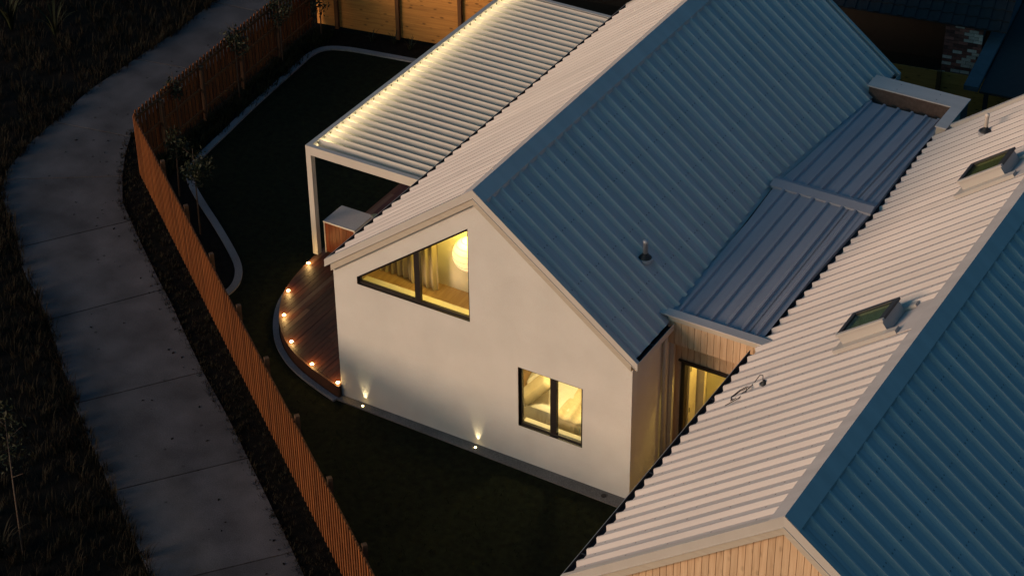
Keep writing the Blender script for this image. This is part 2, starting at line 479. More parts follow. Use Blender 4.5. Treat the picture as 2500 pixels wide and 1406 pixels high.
# ---------------------------------------------------------------- gable house
W, ZR, EV, LA, OV, ZE = 6.736, 6.095, .1446, 12.666, .09, 3.40
T = .7672
PITCH = math.atan(T)
PD = .092                                    # pan sits this much (vertically) under the barge top
def rib_panel_mesh(name, length, w=.34, b=.16, tp=.036, h=.066):
    prof = [(-w/2, 0), (-b/2, 0), (-tp/2, h), (tp/2, h), (b/2, 0), (w/2, 0)]
    vs_ = [(0, y, z) for y, z in prof] + [(length, y, z) for y, z in prof]
    n = len(prof)
    fs_ = [(i, n+i, n+i+1, i+1) for i in range(n-1)]
    me = bpy.data.meshes.new(name); me.from_pydata(vs_, [], fs_); me.materials.append(M['metal'])
    return me
PM = {}
def roof_panel(parent, ridge_x, ridge_z, side, y, x_from, x_to):
    """one ribbed sheet on a slope; side +1 = falls to +X, -1 = falls to -X"""
    ln = round(abs(x_to - x_from)/math.cos(PITCH), 4)
    if ln not in PM: PM[ln] = rib_panel_mesh('roof_panel', ln)
    o = bpy.data.objects.new('roof_panel', PM[ln])
    z = ridge_z - PD - T*abs(x_from-ridge_x)
    link(o, parent, Vector((x_from, y, z)))
    if side > 0: o.rotation_euler = (0, PITCH, 0)
    else: o.rotation_euler = (0, PITCH, math.pi)
    return o

def roof_shell(house, rx, rz, xl, xr, y0, y1):
    """solid roof under the sheets, two slopes as parts"""
    out = []
    for s, xe in ((-1, xl), (1, xr)):
        zt = lambda x: rz - PD - .008 - T*abs(x-rx)
        prof = [(rx, zt(rx)), (xe, zt(xe)), (xe, zt(xe)-.13), (rx, zt(rx)-.13)]
        out.append(build('roof_slope', MB().xz([prof], y0, y1), M['metal'], house))
    return out
def ridge_cap(house, rx, rz, y0, y1, w=.25):
    z = lambda x: rz - T*abs(x-rx)
    prof = [(rx, rz+.004), (rx+w, z(rx+w)+.004), (rx+w, z(rx+w)-.088), (rx, rz-.085), (rx-w, z(rx-w)-.088), (rx-w, z(rx-w)+.004)]
    return build('ridge_cap', MB().xz([prof], y0, y1), M['metal'], house)
def barge(house, rx, rz, side, xend, yf, ydir, depth1=.172, depth2=.335, xcut=None):
    """metal barge with a lip, and the painted board under it; yf = outer face, ydir +1 = house lies to +Y"""
    z = lambda x: rz - T*abs(x-rx)
    xb = xend - side*.14 if xcut is None else xcut
    a, b = sorted((yf, yf+ydir*.09))
    prof = [(rx, rz), (xend, z(xend)), (xend, z(xend)-depth1*.88), (rx, rz-depth1)]
    o = build('barge_cap', MB().xz([prof], a, b), M['trim'], house)
    a, b = sorted((yf-ydir*.012, yf+ydir*.03))
    build('lip', MB().xz([[(rx, rz-depth1+.0), (xend, z(xend)-depth1*.88), (xend, z(xend)-depth1*.88-.014), (rx, rz-depth1-.014)]], a, b), M['trim'], o)
    a, b = sorted((yf+ydir*.014, yf+ydir*.085))
    build('barge_board', MB().xz([[(rx, rz-depth1-.014), (xb, z(xb)-depth1-.014), (xb, z(xb)-depth2), (rx, rz-depth2)]], a, b), M['bargewood'], house)
def gutter(house, side, xlip, y0, y1, z=ZE, w=.13):
    """box gutter: coloured outside, grey inside, brackets across"""
    xi = xlip - side*w
    x0, x1 = sorted((xlip, xlip - side*.008))
    mb = MB().box(x0, x1, y0, y1, z-.14, z)
    x0, x1 = sorted((xlip-side*.008, xi)); mb.box(x0, x1, y0, y1, z-.14, z-.132)
    g = build('gutter', mb, M['trim'], house)
    x0, x1 = sorted((xlip-side*.0085, xi))
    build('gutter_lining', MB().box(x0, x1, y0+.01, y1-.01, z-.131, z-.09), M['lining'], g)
    xa, xb = sorted((xlip-side*.0085, xlip-side*.012))
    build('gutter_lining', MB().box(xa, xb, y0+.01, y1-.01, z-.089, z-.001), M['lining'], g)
    for k in range(int((y1-y0)/1.2)):
        y = y0 + .6 + k*1.2
        build('bracket', MB().box(x0, x1, y-.012, y+.012, z-.012, z-.006), M['charcoal'], g)
    return g

def piecewise(pts):
    def f(y):
        if y <= pts[0][0]: return pts[0][1]
        for (a, p), (b, q) in zip(pts, pts[1:]):
            if y <= b: return p + (q-p)*(y-a)/(b-a)
        return pts[-1][1]
    return f
vA = piecewise([(1.6, 6.72), (6.66, 6.45), (11.6, 6.78)])      # where the link roof meets the left house
vB = piecewise([(1.6, 8.60), (6.66, 8.81), (10.4, 8.60)])      # and the right house
A = thing('gable_house', 'white rendered gable house with lit triangular window, centre of the picture', 'house', (W/2, LA/2, 0))
# front wall with its two openings
ztop = lambda x: ZR - .2 - T*abs(x-W/2)
tri_o = [(.565, 3.0), (3.19, 3.0), (3.19, 5.147), (.565, 3.17)]
low_o = [(4.255, .892), (5.685, .892), (5.685, 2.32), (4.255, 2.32)]
build('front_wall', MB().xz([[(0, 0), (W, 0), (W, ztop(W)), (W/2, ztop(W/2)), (0, ztop(0))], tri_o, low_o], 0, .2), M['plaster'], A)
build('back_wall', MB().xz([[(0, 0), (W, 0), (W, ztop(W)), (W/2, ztop(W/2)), (0, ztop(0))]], LA-.3, LA-.1), M['plaster'], A)
build('side_wall', MB().box(0, .2, .2, LA-.3, 0, ztop(0)), M['plaster'], A)
build('side_wall', MB().box(W-.2, W, .2, LA-.3, 0, ztop(W)), M['plaster'], A)
SA = roof_shell(A, W/2, ZR, -.01, W+.02, -.02, LA-.02)
ridge_cap(A, W/2, ZR, -OV+.012, LA)
for i in range(37):
    y = .21 + .34*i
    roof_panel(SA[0], W/2, ZR, -1, y, W/2-.20, -.02)
    roof_panel(SA[1], W/2, ZR, 1, y, W/2+.20, W+.03 if y < 1.4 or y > 11.9 else vA(y))
for s, xe in ((-1, -EV), (1, W+EV)):
    barge(A, W/2, ZR, s, xe, -OV, 1)
    barge(A, W/2, ZR, s, xe, LA+.0, -1)
gutter(A, -1, -EV, -OV+.09, LA-.09)
gutter(A, 1, W+EV, -OV+.09, 1.40)
gutter(A, 1, W+EV, 11.95, LA-.09)
build('fascia', MB().box(-.02, .0-.001, .002, LA-.12, ZE-.2, ZE-.02), M['bargewood'], A)
build('fascia', MB().box(W+.001, W+.02, .002, 1.4, ZE-.24, ZE-.02), M['bargewood'], A)

def window(house, outer, y, frame=.055, mull=None, depth=.10, reveal=.20, name='window'):
    """frame ring set back in the wall, panes, mullion"""
    c = Vector((sum(p[0] for p in outer)/len(outer), sum(p[1] for p in outer)/len(outer)))
    n = len(outer)
    def inset(d):
        out = []
        for i in range(n):
            p0, p1, p2 = Vector(outer[i-1]), Vector(outer[i]), Vector(outer[(i+1) % n])
            d1 = (p1-p0).normalized(); d2 = (p2-p1).normalized()
            n1 = Vector((-d1.y, d1.x)); n2 = Vector((-d2.y, d2.x))
            k = (n1+n2); k = k/(k.dot(n1)); out.append(p1 + k*d)
        return [(p.x, p.y) for p in out]
    o = build(name, MB().xz([outer, inset(frame)], y+depth-.045, y+depth+.02), M['black'], house)
    # dark reveal lining of the opening
    build('reveal', MB().xz([inset(.001), inset(.010)], y+.002, y+depth-.046), M['black'], o)
    inn = inset(frame+.001)
    build('pane', MB().xz([inn], y+depth-.012, y+depth-.004), M['glass'], o)
    if mull:
        x0, x1 = mull
        zb = min(p[1] for p in inn)
        def zt(x):
            for i in range(n):
                a, b = inn[i], inn[(i+1) % n]
                if (a[0]-x)*(b[0]-x) <= 0 and abs(a[0]-b[0]) > 1e-6:
                    z = a[1]+(b[1]-a[1])*(x-a[0])/(b[0]-a[0])
                    if z > zb+.05: return z
        build('mullion', MB().xz([[(x0, zb), (x1, zb), (x1, zt(x1)), (x0, zt(x0))]], y+depth-.05, y+depth+.025), M['black'], o)
    return o
w1 = window(A, tri_o, 0, .05, (1.905, 2.03)); w1['label'] = 'black framed triangular window lit yellow'
w2 = window(A, low_o, 0, .055, (4.945, 5.085)); w2['label'] = 'black framed two pane bedroom window'
for z in (1.15, 1.95): build('hinge', MB().box(5.085, 5.105, .03, .06, z, z+.10), M['black'], w2)
# rooms behind the windows
build('upper_floor', MB().box(.21, W-.21, .21, 6.0, 2.62, 2.75), M['floorwood'], A)
build('partition', MB().xz([[(.21, 2.751), (W-.21, 2.751), (W-.21, ztop(W-.21)-.18), (W/2, ztop(W/2)-.2), (.21, ztop(.21)-.18)]], 1.14, 1.24), M['room'], A)
build('partition', MB().box(2.45, 2.53, .21, 3.2, .351, 2.619), M['room'], A)
build('partition', MB().box(2.53, W-.21, 3.2, 3.3, .351, 2.619), M['room'], A)
build('room_floor', MB().box(.21, W-.21, .21, 6.0, .2, .35), M['floorwood'], A)
build('window_ledge', MB().box(.57, 3.185, .122, .34, 2.94, 2.999), M['room'], w1)
build('window_ledge', MB().box(4.26, 5.68, .122, .30, .84, .891), M['room'], w2)
# vent pipe on the blue side of the roof
def vent(house, x, y, z, h, rad, mt):
    o = build('vent_pipe', MB().lathe((x, y, z-.05), [(rad, 0), (rad, h+.05), (rad*1.15, h+.055), (rad*1.15, h+.10), (rad*.6, h+.12)], 14), mt, house, True)
    prof = [(.13, -.05), (.13, .02), (.10, .05), (rad*1.3, .075), (rad*1.15, .12)]
    build('boot', MB().lathe((x, y, z), prof, 14), M['rubber'], o, True)
    build('collar', MB().lathe((x, y, z), [(.145, -.06), (.145, .012), (.13, .015)], 14), M['steel'], o)
vent(A, 5.87, 2.10, 4.176-.02, .34, .048, M['steel'])
build('downpipe', MB().tube([(W+.07, 1.20, 0), (W+.07, 1.20, 3.1), (W+.09, 1.20, 3.28)], .042, 10), M['trim'], A, True)

# ---------------------------------------------------------------- long house on the right
XE, XR, YF, LB, ZRB = 8.475, 12.2724, -5.816, 10.597, 6.3134
XRE = 2*XR - XE
B = thing('boarded_house', 'long timber boarded house with ribbed roof and two skylights, at right', 'house', (XR, 2.4, 0))
SB = roof_shell(B, XR, ZRB, XE+.13, XRE-.13, YF+.07, LB-.02)
ridge_cap(B, XR, ZRB, YF+.012, LB)
SKY = [(.12, .86), (5.90, 6.64)]
SX0, SX1 = 10.77, 11.53
for i in range(47):
    y = YF + .42 + .34*i
    if y > LB-.1: break
    roof_panel(SB[1], XR, ZRB, 1, y, XR+.20, XRE-.13)
    hit = any(a-.12 < y < b+.14 for a, b in SKY)
    roof_panel(SB[0], XR, ZRB, -1, y, XR-.20 if not hit else SX0-.03, XE+.13 if y < 1.5 else vB(y))
for s, xe in ((-1, XE), (1, XRE)):
    barge(B, XR, ZRB, s, xe, YF, 1, .20, .36)
    barge(B, XR, ZRB, s, xe, LB, -1, .20, .36)
gutter(B, -1, XE, YF+.09, 1.36)
gutter(B, 1, XRE, YF+.09, LB-.1)
zB = lambda x: ZRB - .2 - T*abs(x-XR)
build('core_wall', MB().xz([[(XE+.2, 0), (XRE-.2, 0), (XRE-.2, zB(XRE-.2)), (XR, zB(XR)), (XE+.2, zB(XE+.2))]], YF+.14, YF+.28), M['mortar'], B)
build('core_wall', MB().xz([[(XE+.2, 0), (XRE-.2, 0), (XRE-.2, zB(XRE-.2)), (XR, zB(XR)), (XE+.2, zB(XE+.2))]], LB-.3, LB-.12), M['plaster'], B)
build('side_wall', MB().box(XE+.2, XE+.34, YF+.28, LB-.3, 0, zB(XE+.3)), M['clad'], B)
build('side_wall', MB().box(XRE-.34, XRE-.2, YF+.28, LB-.3, 0, zB(XRE-.3)), M['clad'], B)
bw = .119
k = 0
x = XE+.2
while x < XRE-.2:
    x1 = min(x+bw-.008, XRE-.2)
    if x < XR < x1: tp = [(x1, zB(x1)-.02), (XR, zB(XR)-.02), (x, zB(x)-.02)]
    else: tp = [(x1, zB(x1)-.02), (x, zB(x)-.02)]
    build('cladding_board', MB().xz([[(x, .1), (x1, .1)] + tp], YF+.112, YF+.139), M['clad'], B)
    x += bw; k += 1
def skylight(y0, y1, lab):
    s_ = lambda x: ZRB - PD - T*abs(XR-x)
    H = .23
    def slopebox(x0, x1, ya, yb, d0, d1):
        """box following the slope, from d0 to d1 above the pan (vertical)"""
        v = []
        for d in (d0, d1):
            for (x, y) in ((x0, ya), (x1, ya), (x1, yb), (x0, yb)): v.append((x - .609*d, y, s_(x)+d*.793))
        return v
    def sbox(*a):
        mb = MB(); return mb.add(slopebox(*a), [(0, 3, 2, 1), (4, 5, 6, 7), (0, 1, 5, 4), (1, 2, 6, 5), (2, 3, 7, 6), (3, 0, 4, 7)])
    o = build('skylight', sbox(SX0, SX1, y0, y0+.05, 0, H), M['trim'], B); o['label'] = lab
    build('kerb_side', sbox(SX0, SX1, y1-.05, y1, 0, H), M['trim'], o)
    build('kerb_end', sbox(SX0, SX0+.05, y0+.05, y1-.05, 0, H), M['trim'], o)
    build('kerb_end', sbox(SX1-.05, SX1, y0+.05, y1-.05, 0, H), M['trim'], o)
    for a in ((SX0-.02, SX1+.03, y0-.02, y0+.055), (SX0-.02, SX1+.03, y1-.055, y1+.02), (SX0-.02, SX0+.055, y0+.055, y1-.055), (SX1-.06, SX1+.03, y0+.055, y1-.055)):
        build('frame', sbox(*a, H+.001, H+.045), M['charcoal'] if a[3]-a[2] > .5 or a[2] > y0+.3 else M['trim'], o)  # front bar pale, others dark: lit and shaded sides put into the colour
    build('pane', sbox(SX0+.056, SX1-.061, y0+.056, y1-.056, H+.02, H+.03), M['skyglass'], o)
    build('blind', sbox(SX0+.051, SX1-.051, y0+.051, y1-.051, .19, .20), M['pot'], o)
    build('side_flashing', sbox(SX0-.12, SX1+.2, y0-.17, y0-.001, 0, .075), M['trim'], o)
    build('side_flashing', sbox(SX0-.12, SX1+.2, y1+.001, y1+.13, 0, .06), M['trim'], o)
    build('apron', sbox(SX0-.12, SX0-.022, y0-.1, y1+.1, .0, .062), M['trim'], o)
    build('back_tray', sbox(SX1+.2, XR-.12, y0-.16, y1+.13, .0, .012), M['metal'], o)
    return o
skylight(*SKY[0], 'nearer skylight, beside the loose cable')
skylight(*SKY[1], 'farther skylight, below the vent pipe')
vent(B, 10.05, 9.12, 4.60-.02, .36, .04, M['cream'])

# ---------------------------------------------------------------- link between the two
K = thing('link_building', 'low flat link with boarded front and ribbed roof tinted with shade between the two houses', 'building', (7.7, 6.6, 0))
LX0, LX1, LY0, LYR, LY1 = 6.80, 8.58, 1.47, 6.66, 11.05
LZ0, LZR, LZ1 = 3.46, 3.63, 3.42
LZ = piecewise([(1.47, 3.46), (LYR, 3.63), (11.05, 3.42)])
LZ0, LZR, LZ1 = 3.46, 3.63, 3.42
lE = lambda y: vA(y)+.12                                       # left and right edges of the link sheets
rE = piecewise([(1.5, 8.46), (LYR, 8.70), (11.05, 8.46)])
def strip3(pts):
    mb = MB(); n = len(pts)
    v = [(a, y, z) for a, b, y, z in pts] + [(b, y, z) for a, b, y, z in pts] + [(a, y, z-.09) for a, b, y, z in pts] + [(b, y, z-.09) for a, b, y, z in pts]
    f = []
    for i in range(n-1):
        f += [(i, n+i, n+i+1, i+1), (2*n+i, i, i+1, 2*n+i+1), (n+i, 3*n+i, 3*n+i+1, n+i+1), (2*n+i, 2*n+i+1, 3*n+i+1, 3*n+i)]
    f += [(0, 2*n, 3*n, n), (n-1, 2*n-1, 4*n-1, 3*n-1)]
    return mb.add(v, f)
ysv = [1.62, 4.0, LYR, 9.0, 11.2]
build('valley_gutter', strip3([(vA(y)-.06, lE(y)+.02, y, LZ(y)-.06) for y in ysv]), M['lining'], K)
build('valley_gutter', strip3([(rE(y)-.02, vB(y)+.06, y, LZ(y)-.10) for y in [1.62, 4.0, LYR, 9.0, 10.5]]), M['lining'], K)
for (ya, za, yb, zb) in ((LY0+.1, LZ0, LYR, LZR), (LY1, LZ1, LYR, LZR)):
    so = build('roof_slope', strip3([(lE(y), rE(y), y, LZ(y)-.008) for y in sorted((ya, yb))]), M['shademetal'], K)
    ln = math.hypot(yb-ya, zb-za); w = .325; b_, tp, h = .10, .045, .042
    prof = [(-w/2, 0), (-b_/2, 0), (-tp/2, h), (tp/2, h), (b_/2, 0), (w/2, 0)]
    me = bpy.data.meshes.new('roof_panel')
    me.from_pydata([(p, 0, z) for p, z in prof] + [(p, yb-ya, zb-za+z) for p, z in prof], [], [(i, i+1, 7+i, 6+i) for i in range(5)])
    me.materials.append(M['shademetal'])
    for q in range(6):
        xc = 6.81 + .1 + .325*q - .09
        if q == 5: xc = 8.41
        link(bpy.data.objects.new('roof_panel', me), so, Vector((xc, ya, za)))
cap = [(LYR-.24, LZR+.035), (LYR-.02, LZR+.085), (LYR+.10, LZR+.06), (LYR+.10, LZR+.03), (LYR-.02, LZR+.055), (LYR-.24, LZR-.02)]
build('ridge_cap', MB().yz([cap], 6.50, 8.73), M['shademetal'], K)
build('front_cap', MB().box(6.50, 8.80, 1.40, 1.62, 3.535, 3.56), M['metal'], K)
build('front_trim', MB().box(6.74, 8.72, 1.425, 1.449, 3.43, 3.534), M['bargewood'], K)
build('front_core', MB().box(6.74, 8.72, 1.474, 1.60, 2.94, 3.534), M['mortar'], K)
x = 6.745
while x < 8.70:
    build('cladding_board', MB().box(x, min(x+.128, 8.72), 1.45, 1.473, 2.90, 3.429), M['clad'], K)
    x += .136
build('soffit', MB().box(6.74, 8.72, 1.60, 1.80, 3.0, 3.06), M['bargewood'], K)
DY = 1.78                                     # recessed wall with the glazed door
DX0, DX1, DZ = 6.90, 8.25, 2.31
build('back_core', MB().xz([[(6.74, 0), (DX0, 0), (DX0, DZ), (DX1, DZ), (DX1, 0), (8.72, 0), (8.72, 3.0), (6.74, 3.0)]], DY+.025, DY+.14), M['mortar'], K)
x = 6.745
while x < 8.70:
    x1 = min(x+.128, 8.72)
    z0 = DZ+.001 if (x1 > DX0 and x < DX1) else .05
    build('cladding_board', MB().box(x, x1, DY, DY+.024, z0, 2.99), M['clad'], K)
    x += .136
dr = build('door', MB().xz([[(DX0, .1), (DX1, .1), (DX1, DZ), (DX0, DZ)], [(DX0+.075, .17), (DX1-.075, .17), (DX1-.075, DZ-.06), (DX0+.075, DZ-.06)]], DY-.03, DY+.10), M['black'], K)
dr['label'] = 'black framed glazed door lit yellow'
build('pane', MB().box(DX0+.076, DX1-.076, DY+.03, DY+.04, .171, DZ-.061), M['glass'], dr)
build('head_drip', MB().box(DX0-.06, DX1+.06, DY-.06, DY-.031, DZ, DZ+.04), M['black'], dr)
# lobby seen through the door
build('lobby_wall', MB().box(6.75, 6.90, DY+.15, 2.35, 0.1, 2.9), M['room'], K)
build('lobby_wall', MB().box(6.75, 8.7, 3.3, 3.4, .1, 2.9), M['room'], K)
build('lobby_wall', MB().box(8.6, 8.7, DY+.15, 3.3, .1, 2.9), M['room'], K)
build('lobby_ceiling', MB().box(6.75, 8.7, DY+.15, 3.4, 2.91, 3.0), M['room'], K)
build('lobby_floor', MB().box(6.75, 8.7, DY+.15, 3.4, .0, .1), M['floorwood'], K)
jb = build('inner_door', MB().box(6.93, 6.97, 2.0, 2.32, .12, 2.25), M['cream'], K)
build('jamb', MB().box(6.91, 7.12, 2.36, 2.46, .1, 2.6), M['cream'], K)
for z in (.9, 1.9): build('hinge', MB().box(6.971, 6.98, 2.02, 2.05, z, z+.1), M['black'], jb)
build('panelling', MB().box(7.6, 8.59, 3.2, 3.29, .12, 1.9), M['floorwood'], K)
lamp('lobby_light', 'POINT', (7.75, 2.5, 2.75), 55, (1.0, .68, .14), K, shadow_soft_size=.1)
build('downpipe', MB().box(6.75, 6.83, 1.52, 1.60, .0, 2.93), M['trim'], K)
build('rainhead', MB().box(6.74, 6.84, 1.46, 1.62, 2.931, 3.25), M['trim'], K)
build('link_wall', MB().box(6.74, 6.80, 1.81, 11.2, 2.9, 3.30), M['darkwall'], K)
build('link_wall', MB().box(8.60, 8.68, 3.45, 11.2, .0, 3.29), M['clad'], K)
pb = build('parapet', MB().box(6.66, 8.80, 11.30, 11.76, 3.05, 3.66), M['mortar'], K)  # dark brown stands in for the shade on this parapet
build('parapet_cap', MB().box(6.62, 8.84, 11.27, 11.80, 3.661, 3.69), M['metal'], pb)
pr = build('parapet', MB().box(8.60, 8.80, 10.35, 11.299, 2.0, 3.66), M['bargewood'], K)
build('parapet_cap', MB().box(8.58, 8.84, 10.32, 11.268, 3.661, 3.69), M['metal'], pr)
build('link_back_wall', MB().box(6.75, 8.72, 11.4, 11.6, 0, 3.04), M['plaster'], K)

# ---------------------------------------------------------------- loose cable on the right roof
sB = lambda x, d=0.0: ZRB - PD - T*(XR-x) + d
cab = MB()
pts = []
for t_ in np.linspace(0, 1, 14):
    pts.append((9.56-.02*t_, -.36+.05*math.sin(t_*3), 0.05+.20*math.sin(t_*math.pi)))
p1 = [(9.50, -.36), (9.44, -.24), (9.36, -.18), (9.30, -.26), (9.28, -.40), (9.24, -.52), (9.15, -.66), (9.06, -.72), (9.05, -.62), (9.14, -.50), (9.24, -.46), (9.28, -.56), (9.20, -.72), (9.10, -.80), (9.02, -.86)]
hh = [.06, .16, .16, .08, .07, .07, .06, .06, .08, .10, .10, .07, .06, .06, .06]
p1 = [(a, b, sB(a, h)) for (a, b), h in zip(p1, hh)]
cable = thing('loose_cable', 'thin black cable looped loose on the beige roof above the gutter', 'cable', (9.3, -.45, sB(9.3)))
build('lead', MB().tube(p1, .008, 5), M['rubber'], cable, True)
p2 = [(9.28, -.46), (9.20, -.36), (9.10, -.42), (9.02, -.60), (9.06, -.70)]
build('loop', MB().tube([(a, b, sB(a, .085)) for a, b in p2], .008, 5), M['rubber'], cable, True)
build('boot', MB().lathe((9.52, -.36, sB(9.52)), [(.07, 0), (.07, .03), (.04, .05), (.022, .10)], 12), M['rubber'], cable, True)
build('collar', MB().lathe((9.52, -.36, sB(9.52)), [(.085, -.03), (.085, .012), (.07, .014)], 12), M['steel'], cable)

# ---------------------------------------------------------------- pergola
PG = thing('pergola', 'white louvred pergola beside the house with glowing edge light', 'pergola', (-1.7, 8, .3))
PX0, PX1, PY0, PY1, PZ = -3.31, -.19, 3.72, 12.35, 3.13
for (x, y) in ((PX0, PY0), (PX0, PY1-.14)):
    build('post', MB().box(x, x+.13, y, y+.14, .30, PZ-.001), M['trim'], PG)
build('beam', MB().box(PX0+.131, PX1, PY0, PY0+.11, 2.91, PZ-.002), M['trim'], PG)
build('beam', MB().box(PX0+.131, PX1, PY1-.11, PY1, 2.91, PZ-.002), M['trim'], PG)
build('beam', MB().box(PX0, PX0+.11, PY0+.141, PY1-.141, 2.91, PZ-.002), M['trim'], PG)
build('beam', MB().box(PX1-.10, PX1, PY0+.111, PY1-.111, 2.91, PZ-.002), M['trim'], PG)
lv = MB(); n_l = 34; pitch_l = (PY1-PY0-.30)/n_l
a_ = R(68); hw, ht = .112, .010
lp = [(-hw, -ht), (-hw*.6, -ht*1.6), (hw, -ht*.6), (hw, ht*.6), (0, ht*1.5), (-hw, ht)]
prof = [(u*math.cos(a_)-q*math.sin(a_), u*math.sin(a_)+q*math.cos(a_)) for u, q in lp]
nn = len(prof); ln = (PX1-.105) - (PX0+.13)
me = bpy.data.meshes.new('louvre')
me.from_pydata([(-ln/2, y, z) for y, z in prof] + [(ln/2, y, z) for y, z in prof], [],
               [(i, (i+1) % nn, nn+(i+1) % nn, nn+i) for i in range(nn)] + [tuple(range(nn-1, -1, -1)), tuple(range(nn, 2*nn))])
me.materials.append(M['trim'])
xc = (PX0+.13+PX1-.105)/2
me_pin = None
for i in range(n_l):
    y = PY0 + .22 + pitch_l*(i+.5) - .03
    o = link(bpy.data.objects.new('louvre', me), PG, Vector((xc, y, 3.03)))
    if me_pin is None:
        pn = build('pivot_pin', MB().box(PX0+.111, PX0+.129, y-.012, y+.012, 3.05, 3.085), M['black'], o)
        me_pin = pn.data; dpin = WLOC[pn.name] - WLOC[o.name]
    else:
        link(bpy.data.objects.new('pivot_pin', me_pin), o, WLOC[o.name]+dpin)
build('led_strip', MB().box(PX0+.1105, PX0+.122, PY0+.2, PY1-.2, 2.865, 2.88), M['led'], PG)
sl = lamp('strip_light', 'AREA', (PX0+.125, (PY0+PY1)/2, 2.89), 130, (1.0, .80, .40), PG, shape='RECTANGLE', size=PY1-PY0-.5, size_y=.03)
sl.rotation_euler = Vector((.55, 0, .83)).to_track_quat('-Z', 'Y').to_euler()

# ---------------------------------------------------------------- deck with curved edge
edge = [(-3.25, 13.0), (-3.25, 4.2), (-3.24, 3.6), (-3.20, 3.1), (-3.11, 2.5), (-2.93, 1.94), (-2.56, 1.33), (-2.14, .85), (-1.64, .48), (-1.19, .26), (-.69, .08), (0.0, -.12)]
edge_s = edge[:2] + smooth_pl(edge[2:], 2)
def edge_y(x):
    for a, b in zip(edge_s[1:], edge_s[2:]):
        if a[0] <= x <= b[0]: return a[1] + (b[1]-a[1])*(x-a[0])/max(1e-6, b[0]-a[0])
    return edge_s[-1][1]
D = thing('timber_deck', 'dark timber deck with curved front edge beside the white wall', 'deck', (-1.6, 6, 0))
bwid = .125
x = -3.20
while x < -.02:
    x1 = min(x+bwid-.008, -.012)
    y = None
    ya, yb = edge_y(x)+.07, edge_y(x1)+.07
    L_ = max(ya, yb) + random.uniform(.5, 2.6)
    while True:
        e = min(L_, 12.9)
        b0, b1 = (ya, yb) if y is None else (y, y)
        if e-max(b0, b1) > .05:
            build('deck_board', MB().xy([[(x, b0), (x1, b1), (x1, e), (x, e)]], .272, .30+random.uniform(0, .003)), M['deck'], D)
        if e >= 12.9: break
        y = e+.006; L_ = y + random.uniform(1.4, 2.8)
    x += bwid
off = lambda pl, d: [((Vector(p) + Vector((-1, 0))*0 + Vector(n)*d).x, (Vector(p)+Vector(n)*d).y) for p, n in zip(pl, norms(pl))]
def norms(pl):
    out = []
    for i in range(len(pl)):
        d = (Vector(pl[min(i+1, len(pl)-1)]) - Vector(pl[max(i-1, 0)])).normalized()
        out.append((d.y, -d.x))                # towards the lawn
    return out
build('edge_band', ribbon(off(edge_s, -.03), .055, .0, .302), M['deckedge'], D)
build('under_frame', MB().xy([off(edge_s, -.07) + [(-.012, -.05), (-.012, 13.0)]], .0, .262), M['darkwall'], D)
struct(build('edge_kerb', ribbon(off(edge_s[1:], .085), .13, -.02, .04), M['kerb']))
struct(build('wall_strip', MB().xy([[(-.06, -.002), (-.06, -.18), (W+.3, -.30), (W+.3, -.002)]], -.02, .03), M['strip']))
dr_ = build('drain', MB().lathe((6.25, -.14, .031), [(.055, 0), (.055, .012), (.04, .014)], 16), M['black']); tag(dr_, 'small round black drain in the concrete strip at the wall foot', 'drain')

WARM = (1.0, .60, .20)
names_l = ['deck light nearest the pergola post, at the far end of the curve', 'second deck light from the pergola post, on the curved edge',
           'third deck light from the pergola post, at the outermost bulge of the deck', 'fourth deck light from the pergola post, below the bulge of the deck',
           'deck light next to last before the white wall corner', 'deck light touching the corner of the white wall']
for (x, y), lab in zip([(-3.17, 3.33), (-2.93, 2.22), (-2.47, 1.42), (-1.76, .70), (-.92, .26), (-.085, .0)], names_l):
    o = thing('deck_light', 'round glowing ' + lab, 'light', (x, y, .304), 'lights set along the deck edge')
    build('rim', MB().lathe((x, y, .303), [(.05, 0), (.05, .006), (.042, .007)], 16), M['steel'], o)
    build('lens', MB().lathe((x, y, .310), [(.034, 0), (.031, .010), (.018, .016), (.004, .018)], 16), M['lampglow'], o, True)
    lamp('glow', 'POINT', (x, y, .42), 5.0, WARM, o, shadow_soft_size=.04)
for (x, lab) in ((.595, 'small glowing uplight at the wall foot near the deck'), (3.31, 'small glowing uplight at the wall foot below the triangular window')):
    y = -.115
    o = thing('uplight', lab, 'light', (x, y, .03), 'uplights at the foot of the white wall')
    build('rim', MB().lathe((x, y, .031), [(.035, 0), (.035, .006), (.03, .007)], 14), M['steel'], o)
    build('lens', MB().lathe((x, y, .038), [(.022, 0), (.018, .008), (.004, .012)], 14), M['lampglow'], o, True)
    s = lamp('beam', 'SPOT', (x, y+.055, .065), 15, (1.0, .80, .42), o, spot_size=R(46), spot_blend=1.0, shadow_soft_size=.012)
    s.rotation_euler = (R(180-10), 0, 0)

